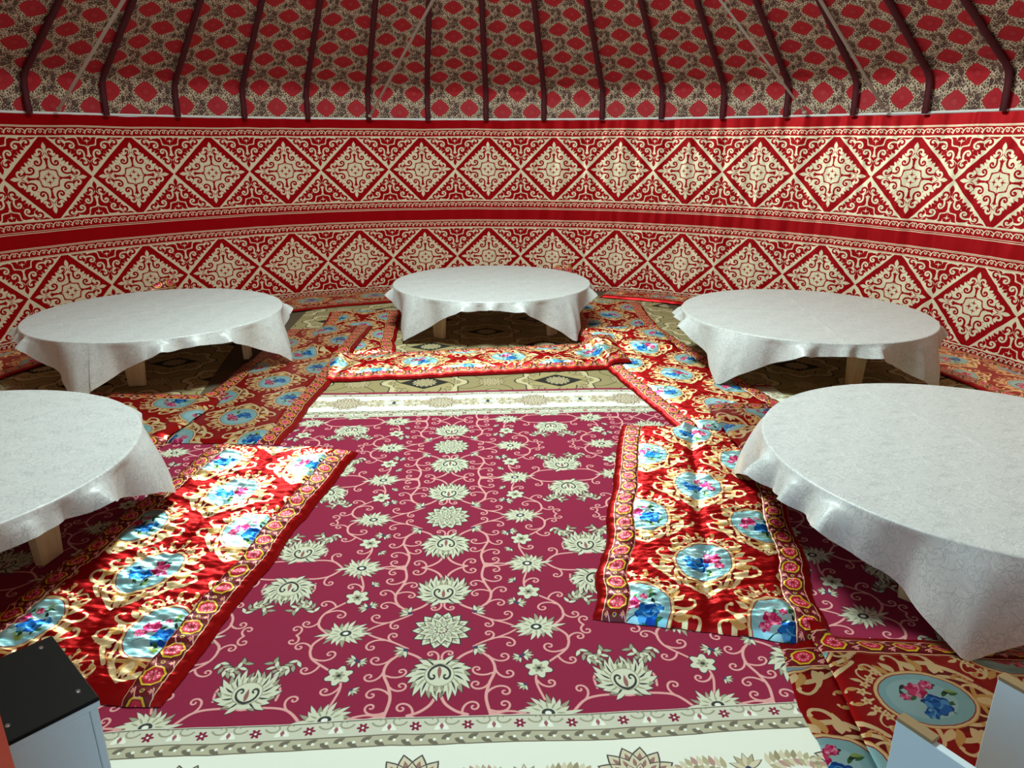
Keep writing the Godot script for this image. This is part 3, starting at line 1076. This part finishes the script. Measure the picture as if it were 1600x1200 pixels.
func build_shell() -> void:
	# floor
	var fl := setting("floor")
	var disc := CylinderMesh.new()
	disc.top_radius = 4.15
	disc.bottom_radius = 4.15
	disc.height = 0.1
	disc.radial_segments = 96
	part("ground_sheet", disc, mats.earth, fl).position.y = -0.05
	# felt wall with a doorway behind the camera
	var door0 := 168.0
	var door1 := 183.0
	var wl := setting("wall_round")
	var n := 160
	var a0 := door1 - 360.0
	var prof := [Vector2(4.03, 0.0), Vector2(4.03, 1.72), Vector2(4.09, 1.72), Vector2(4.09, 0.0), Vector2(4.03, 0.0)]
	var p := PackedVector3Array()
	var uv := PackedVector2Array()
	for j in prof.size():
		for i in n + 1:
			var az := lerpf(a0, door0, i / float(n))
			p.append(at_angle(az, prof[j].x, prof[j].y))
			uv.append(Vector2(i, j))
	part("felt", grid(n, prof.size() - 1, p, uv, true), mats.felt, wl)
	# printed hanging all round, gently rippled
	var noise := FastNoiseLite.new()
	noise.seed = 2
	noise.frequency = 1.0
	var nu := 900
	var nv := 40
	p = PackedVector3Array()
	uv = PackedVector2Array()
	for j in nv + 1:
		var v := j / float(nv)
		for i in nu + 1:
			var az := lerpf(a0, door0, i / float(nu))
			var rip := 0.35 + 0.65 * smoothstep(-5.0, 22.0, az)
			var fold := noise.get_noise_2d(az * 0.42, v * 1.1) * 0.020 + noise.get_noise_2d(az * 1.15 + 50.0, v * 1.5) * 0.010
			var sag := 0.007 * noise.get_noise_1d(az * 0.10 + 9.0)
			var rr := R + 0.006 + fold * rip
			p.append(at_angle(az, rr, WALL_H * (1.0 - v) + sag * (1.0 - v) + 0.003))
			uv.append(Vector2(az / 9.872 - 0.3216, minf(v, 0.999)))
	var hang := thing("wall_hanging", "crimson and cream printed hanging with two rows of lozenges round the whole wall", "wall hanging")
	part("printed_cloth", grid(nu, nv, p, uv, true, Vector3(0.34, 0.16, 0), true), mats.wall, hang)   # its pile leans along the wall
	# pale rail on which the hanging ends
	var pts := []
	for i in 121:
		pts.append(at_angle(lerpf(a0, door0, i / 120.0), 4.005, WALL_H + 0.012))
	var rail := setting("trim_1")
	part("wall_rail", tube(capped(pts), 0.022, 0.022, 8), mats.rail, rail)
	# roof: printed lining behind bent ribs, up to the crown ring
	var ro := setting("ceiling")
	var knots := roof_profile()
	var ribs := 42
	var step := 360.0 / ribs
	var rng := RandomNumberGenerator.new()
	rng.seed = 8
	for k in ribs:
		var az0 := -2.0 + step * k
		var pts3 := []
		for q in knots:
			pts3.append(at_angle(az0, q.x - 0.022, q.y))
		var side := at_angle(az0 + 90.0, 1.0, 0.0)
		part("rib", tube(capped(pts3), 0.052, 0.040, 8, side), mats.rib, ro)
		# one panel of lining between this rib and the next
		var m := 12
		p = PackedVector3Array()
		uv = PackedVector2Array()
		var off := Vector2(rng.randf(), rng.randf() * 0.35)
		var run := 0.0
		var dense := refine(knots, 5)
		for j in dense.size():
			if j > 0:
				run += dense[j].distance_to(dense[j - 1])
			for i in m + 1:
				var e := i / float(m)
				var az := az0 + step * e
				var fullw: float = deg_to_rad(step) * 4.0
				var puff := sin(PI * e) * 0.035 * minf(1.0, dense[j].x / 2.0)
				var wrk := noise.get_noise_3d(k * 3.7, e * 4.0, run * 2.5) * 0.016 + noise.get_noise_3d(k * 3.7, e * 3.0 + run * 6.0, 5.0) * 0.010
				var q: Vector2 = dense[j]
				p.append(at_angle(az, q.x + 0.012 + (puff + wrk * sin(PI * e)) * 0.6, q.y + (puff + wrk * sin(PI * e)) * 0.75 * smoothstep(1.75, 2.1, q.y)))
				uv.append(Vector2((e - 0.5) * fullw * (0.35 + 0.65 * q.x / 4.0) / 0.30, -run / 0.345) + off)
		part("lining_panel", grid(m, dense.size() - 1, p, uv, false), mats.roof, ro)
	# outer felt of the roof
	p = PackedVector3Array()
	uv = PackedVector2Array()
	for j in knots.size():
		for i in 97:
			p.append(at_angle(360.0 * i / 96, knots[j].x + 0.10, knots[j].y + 0.10))
			uv.append(Vector2(i, j))
	part("outer_felt", grid(96, knots.size() - 1, p, uv, true), mats.felt, ro)
	# crown: ring and crossed, arched bars
	var ring := []
	for i in 73:
		ring.append(at_angle(5.0 * i, CROWN_R, knots[-1].y + 0.02))
	part("crown_ring", tube(PackedVector3Array(ring), 0.10, 0.09, 10), mats.rib, ro)
	for d in [0.0, 90.0]:
		for o in [-0.16, 0.0, 0.16]:
			var bar := []
			for i in 15:
				var u := lerpf(-1.0, 1.0, i / 14.0)
				var b := Basis(Vector3.UP, deg_to_rad(d + 20.0))
				bar.append(b * Vector3(o, knots[-1].y + 0.04 + 0.30 * (1.0 - u * u), u * CROWN_R))
			part("crown_bar", tube(capped(bar), 0.032, 0.032, 6), mats.rib, ro)
	# cover drawn back over one side of the crown
	p = PackedVector3Array()
	uv = PackedVector2Array()
	for j in 9:
		var u := lerpf(0.35, 1.12, j / 8.0)
		for i in 17:
			var v := lerpf(-1.0, 1.0, i / 16.0)
			var hw := sqrt(maxf(0.0, 1.3 - u * u))
			p.append(Vector3(u * CROWN_R, knots[-1].y + 0.12 + 0.30 * maxf(0.0, 1.0 - u * u - v * v * hw * hw * 0.7), v * hw * CROWN_R))
			uv.append(Vector2(i, j))
	part("crown_cover", grid(16, 8, p, uv, true), mats.felt, ro)

func roof_profile() -> Array:
	var k := [Vector2(3.985, 1.745), Vector2(3.985, 1.84), Vector2(3.982, 1.93), Vector2(3.965, 2.00), Vector2(3.92, 2.052), Vector2(3.85, 2.10)]
	for i in range(1, 9):
		var t := i / 8.0
		k.append(Vector2(lerpf(3.85, CROWN_R, t), lerpf(2.10, 4.06, t) + 0.05 * sin(PI * t)))
	return k

func refine(k: Array, n: int) -> Array:
	var out := []
	for i in k.size() - 1:
		for j in n:
			out.append(k[i].lerp(k[i + 1], j / float(n)))
	out.append(k[-1])
	return out

func build_rugs() -> void:
	# olive rugs under everything
	var uvo := func(x, z): return Vector2(x / 0.9, z / 0.9)
	var b := thing("olive_rug", "olive beige rug with dark medallions under the farthest table", "rug", Vector3(0.03, 0.0, -2.0), TURN)
	rug_piece("rug_pile", b, -1.75, 1.75, -1.45, 1.65, 0.006, mats.olive, func(x, z): return Vector2((x + 0.06) / 0.9 + 0.5, (z - 1.30) / 0.9), 1)
	b = thing("olive_rug", "dark olive rug under the far table at the left wall", "rug", Vector3(-2.62, 0.0, -0.55), 0.2)
	rug_piece("rug_pile", b, -0.62, 0.80, -1.0, 0.95, 0.004, mats.olive, uvo, 2)
	b = thing("olive_rug", "olive rug under the far table at the right wall", "rug", Vector3(2.62, 0.0, -0.60), -0.2)
	rug_piece("rug_pile", b, -0.80, 0.62, -1.0, 0.95, 0.004, mats.olive, uvo, 3)
	# large maroon rug with cream borders
	var m := thing("floral_rug", "large maroon rug with pale palmettes, scrolling vines and cream border", "rug", Vector3(0.062, 0.0, 1.928), TURN)
	var z0 := -1.985
	var z1 := 0.385
	rug_piece("field", m, -2.1, 2.1, z0, z1, 0.010, mats.field, func(x, z): return Vector2(x / 1.12, z / 0.76), 0)
	rug_piece("border", m, -2.1, 2.1, z0 - 0.44, z0, 0.010, mats.border, func(x, z): return Vector2(x / 0.58 + 0.13, (z0 - z) / 0.46), 0)
	rug_piece("border", m, -2.1, 2.1, z1, z1 + 0.45, 0.010, mats.border, func(x, z): return Vector2(x / 0.58 + 0.10, (z - z1) / 0.46), 0)

func build_tables() -> void:
	var spots := [
		# centre, leg turn, cloth half side, cloth turn, shift, seed
		[Vector2(0.0, -2.33), -0.66, 0.912, 0.03, Vector2(0.0, 0.0), 3, "farthest from the door", "white cloth with pointed corners over the farthest low table, at the middle of the wall", 0.385],
		[Vector2(-2.336, -1.10), 0.15, 0.920, 0.70, Vector2(0.0, 0.0), 5, "by the left wall, beyond the nearer left table", "white cloth on the far left table, one corner almost at the floor", 0.37],
		[Vector2(2.300, -1.20), 0.30, 0.925, -0.08, Vector2(0.0, 0.0), 7, "by the right wall, beyond the nearer right table", "white cloth on the far right table, corner lit above red quilts", 0.37],
		[Vector2(-2.080, 1.480), 1.45, 0.930, -0.42, Vector2(0.0, 0.0), 9, "behind the black-topped stool", "white cloth over the near table behind the black-topped stool, folded crease across", 0.31],
		[Vector2(2.165, 1.257), -0.77, 0.945, 0.27, Vector2(0.03, 0.0), 13, "near the white board frame", "white cloth over the near table by the white board frame, shaded front hem", 0.34],
	]
	for s in spots:
		table_at(s[0], s[1], s[6], 0.66 if s[5] == 13 or s[5] == 3 else 0.58)
		tablecloth_at(s[0], s[2], s[3], s[4], s[5], s[7], "white tablecloths", s[8])

func build_quilts() -> void:
	var wallside := "quilts along the wall"
	var mid := "quilts between the tables"
	quilt("red floral quilt along the wall behind the farthest table", wallside, Vector2.ZERO, Vector2(0, 1), 0.62, 0.030, {"seed": 11, "step": 0.03, "arc": [3.625, -41.0, 13.0], "nap": Vector3(0, 0, 0.2)})
	quilt("red floral quilt along the wall behind the far left table", wallside, Vector2.ZERO, Vector2(0, 1), 0.62, 0.030, {"seed": 12, "step": 0.03, "arc": [3.625, -98.0, -46.0], "nap": Vector3.ZERO})
	quilt("red floral quilt along the wall behind the far right table", wallside, Vector2.ZERO, Vector2(0, 1), 0.62, 0.030, {"seed": 13, "step": 0.03, "arc": [3.625, 50.0, 100.0], "nap": Vector3.ZERO})
	quilt("narrow red quilt edge along the wall between farthest and far right tables", wallside, Vector2.ZERO, Vector2(0, 1), 0.32, 0.040, {"seed": 14, "step": 0.03, "arc": [3.77, 17.0, 46.0], "nap": Vector3.ZERO})
	quilt("red floral quilt beside the farthest table, at its left", mid, Vector2(-1.22, -2.75), Vector2(-1.02, -1.30), 0.66, 0.030, {"seed": 15, "step": 0.024})
	quilt("red floral quilt beside the farthest table, at its right", mid, Vector2(1.06, -3.22), Vector2(1.10, -1.40), 0.72, 0.030, {"seed": 16, "step": 0.024})
	quilt("long deep red quilt with teal ovals between the left tables and maroon rug", mid, Vector2(-1.34, 0.42), Vector2(-1.36, -2.05), 0.72, 0.026, {"seed": 17, "nap": Vector3(-0.08, 0, -0.17), "step": 0.018, "wrinkle": 0.003, "print": Vector2(0.0, 0.464)})
	quilt("short red quilt between the two left tables, its end turned up", mid, Vector2(-2.80, 0.02), Vector2(-1.57, 0.10), 0.84, 0.030, {"seed": 18, "nap": Vector3(0.16, 0, -0.06), "step": 0.018, "wrinkle": 0.006})
	quilt("bright red quilt between far right table and maroon rug", mid, Vector2(1.06, -2.05), Vector2(1.57, 0.12), 0.80, 0.040, {"seed": 19, "nap": Vector3(-0.1, 0, 0.6), "step": 0.013, "wrinkle": 0.016})
	quilt("narrow shiny quilt laid across the end of the rugs before the farthest table", mid, Vector2(-1.08, -0.93), Vector2(1.02, -1.32), 0.62, 0.045, {"seed": 20, "nap": Vector3(0, 0, 0.5), "step": 0.014, "wrinkle": 0.016})
	quilt("shiny red mattress quilt on the maroon rug beside the near right table", "mattress quilts on the maroon rug", Vector2(1.24, 0.17), Vector2(0.945, 1.92), 0.77, 0.058, {"seed": 21, "step": 0.0085, "fine": 52.0, "wrinkle": 0.021, "seam": 0.017, "print": Vector2(0.0, 0.81)})
	quilt("shiny red mattress quilt on the maroon rug beside the black-topped stool", "mattress quilts on the maroon rug", Vector2(-0.935, 0.48), Vector2(-1.085, 2.27), 0.78, 0.056, {"seed": 22, "nap": Vector3(0.22, 0, 0.40), "step": 0.0085, "fine": 48.0, "wrinkle": 0.020, "seam": 0.010, "print": Vector2(0.0, 0.119)})
	quilt("small red quilt end peeping from under the near white cloth onto the mattress quilt", mid, Vector2(1.40, 0.22), Vector2(2.15, 0.22), 0.78, 0.030, {"seed": 23, "step": 0.02})
	quilt("lower of the two overlapping dark red quilts by the white boards", "quilts by the white board frame", Vector2(1.13, 2.36), Vector2(2.75, 2.48), 0.80, 0.020, {"seed": 24, "step": 0.02, "wrinkle": 0.004, "print": Vector2(0.204, 0.0)})
	quilt("upper of the two overlapping dark red quilts by the white boards", "quilts by the white board frame", Vector2(1.25, 2.33), Vector2(2.80, 2.40), 0.80, 0.022, {"seed": 25, "step": 0.014, "wrinkle": 0.003, "print": Vector2(0.804, 0.656)})

func screw(parent: Node3D, at: Vector3) -> MeshInstance3D:
	var c := CylinderMesh.new()
	c.top_radius = 0.004
	c.bottom_radius = 0.0055
	c.height = 0.003
	c.radial_segments = 12
	c.rings = 1
	var o := part("screw", c, mats.steel, parent)
	o.position = at
	return o

func build_small() -> void:
	# stool with a black top
	var h := 0.42
	var s := thing("stool", "stool with black screwed top and white side panels beside the shiny mattress quilt", "stool", Vector3(-0.78, 0.012, 2.724), deg_to_rad(-40.7))
	var st := tool()
	slab(st, Transform3D(Basis(), Vector3(0, h - 0.017, 0)), Vector3(0.302, 0.010, 0.302), 0.0015)
	var top := part("seat", st.commit(), mats.black_board, s)
	st = tool()
	slab(st, Transform3D(Basis(), Vector3(0, h - 0.030, 0)), Vector3(0.301, 0.016, 0.301), 0.002)
	part("seat_edging", st.commit(), mats.white_board, s)
	for e in [[Vector3(0, 0, 0.138), 0.0], [Vector3(0, 0, -0.138), 0.0], [Vector3(0.138, 0, 0), PI / 2], [Vector3(-0.138, 0, 0), PI / 2]]:
		st = tool()
		slab(st, Transform3D(Basis(Vector3.UP, e[1]), e[0] + Vector3(0, 0.191, 0)), Vector3(0.258 if e[1] else 0.292, 0.380, 0.016), 0.002)
		var panel := part("side_panel", st.commit(), mats.white_board, s)
		if e[0].z > 0.0 or e[0].x > 0.0:
			var sc := screw(panel, e[0] * 1.065 + Vector3(0, 0.30, 0))
			sc.rotation = Vector3(PI / 2, 0, 0) if e[0].z > 0.0 else Vector3(0, 0, -PI / 2)
	for x in [-0.12, 0.10]:
		for z in [-0.115, 0.0, 0.115]:
			screw(top, Vector3(x, h - 0.011, z + 0.012 * sin(x * 90.0 + z * 40.0)))
	# white boards
	var f := thing("board_frame", "open frame of upright white boards with raw chipboard edges", "frame", Vector3(1.133, 0.066, 2.695), deg_to_rad(33.5))
	for b in [[0.0, 0.15], [0.312, 0.20]]:
		st = tool()
		slab(st, Transform3D(Basis(), Vector3(b[0], 0.164, b[1])), Vector3(0.018, 0.328, 0.30), 0.001)
		var board := part("board", st.commit(), mats.white_board, f)
		st = tool()
		slab(st, Transform3D(Basis(), Vector3(b[0] + 0.004, 0.333, b[1] - 0.112)), Vector3(0.026, 0.010, 0.076), 0.001)
		part("chipboard_edge", st.commit(), mats.chip, board)
	st = tool()
	slab(st, Transform3D(Basis(), Vector3(0.156, 0.05, 0.20)), Vector3(0.292, 0.08, 0.018), 0.001)
	part("rail", st.commit(), mats.white_board, f)
	# red door leaf swung inwards beside the camera
	var d := setting("door_1")
	st = tool()
	slab(st, Transform3D(Basis(Vector3.UP, 0.1), Vector3(-0.298, 0.85, 3.59)), Vector3(0.04, 1.66, 0.74), 0.004)
	part("door_leaf", st.commit(), mats.door, d)
	# corners of cushions propped against the wall
	for c in [[-51.0, 3.80, 0.33, "red patterned cushion corner showing over the far left table, against the wall"], [10.4, 3.80, 0.275, "red patterned cushion corner showing over the farthest table, against the wall"]]:
		var k := thing("cushion", c[3], "cushion", at_angle(c[0], c[1], 0.045), -deg_to_rad(c[0]), "cushions against the wall")
		var pp := PackedVector3Array()
		var uu := PackedVector2Array()
		for j in 17:
			for i in 25:
				var a := TAU * i / 24.0
				var b := PI * j / 16.0
				var q := Vector3(sin(b) * cos(a), -cos(b), sin(b) * sin(a))
				var box := Vector3(signf(q.x) * pow(absf(q.x), 0.55), signf(q.y) * pow(absf(q.y), 0.55), q.z)
				pp.append(Basis(Vector3(0, 0, 1), 0.35) * (box * Vector3(c[2] * 0.42, c[2] * 0.42, 0.05)) + Vector3(0, c[2] * 0.53, 0.0))
				uu.append(Vector2(pp[-1].x / 0.11, -pp[-1].y / 0.085))
		part("cushion_cover", grid(24, 16, pp, uu, false), mats.band, k)
	# straps from the wall rail up to the crown
	for a in [[-59.0, 157.0, "at the far left of the picture"], [-19.0, 82.0, "above the left of the farthest table"], [43.5, 0.0, "above the far right table, the left of two"], [53.5, -175.0, "above the far right table, the right of two"]]:
		var lo := at_angle(a[0], 3.93, 1.78)
		var hi := at_angle(a[1], 0.96, 3.98)
		var r := thing("roof_strap", "thin grey strap slanting up the roof " + a[2], "strap", lo, 0.0, "grey roof straps")
		part("webbing", tube(capped([Vector3.ZERO, (hi - lo) * 0.5 + Vector3(0, -0.02, 0), hi - lo]), 0.030, 0.008, 6), mats.strap, r)
		var k := SphereMesh.new()
		k.radius = 0.022
		k.height = 0.034
		k.radial_segments = 12
		k.rings = 6
		part("knot", k, mats.strap, r)
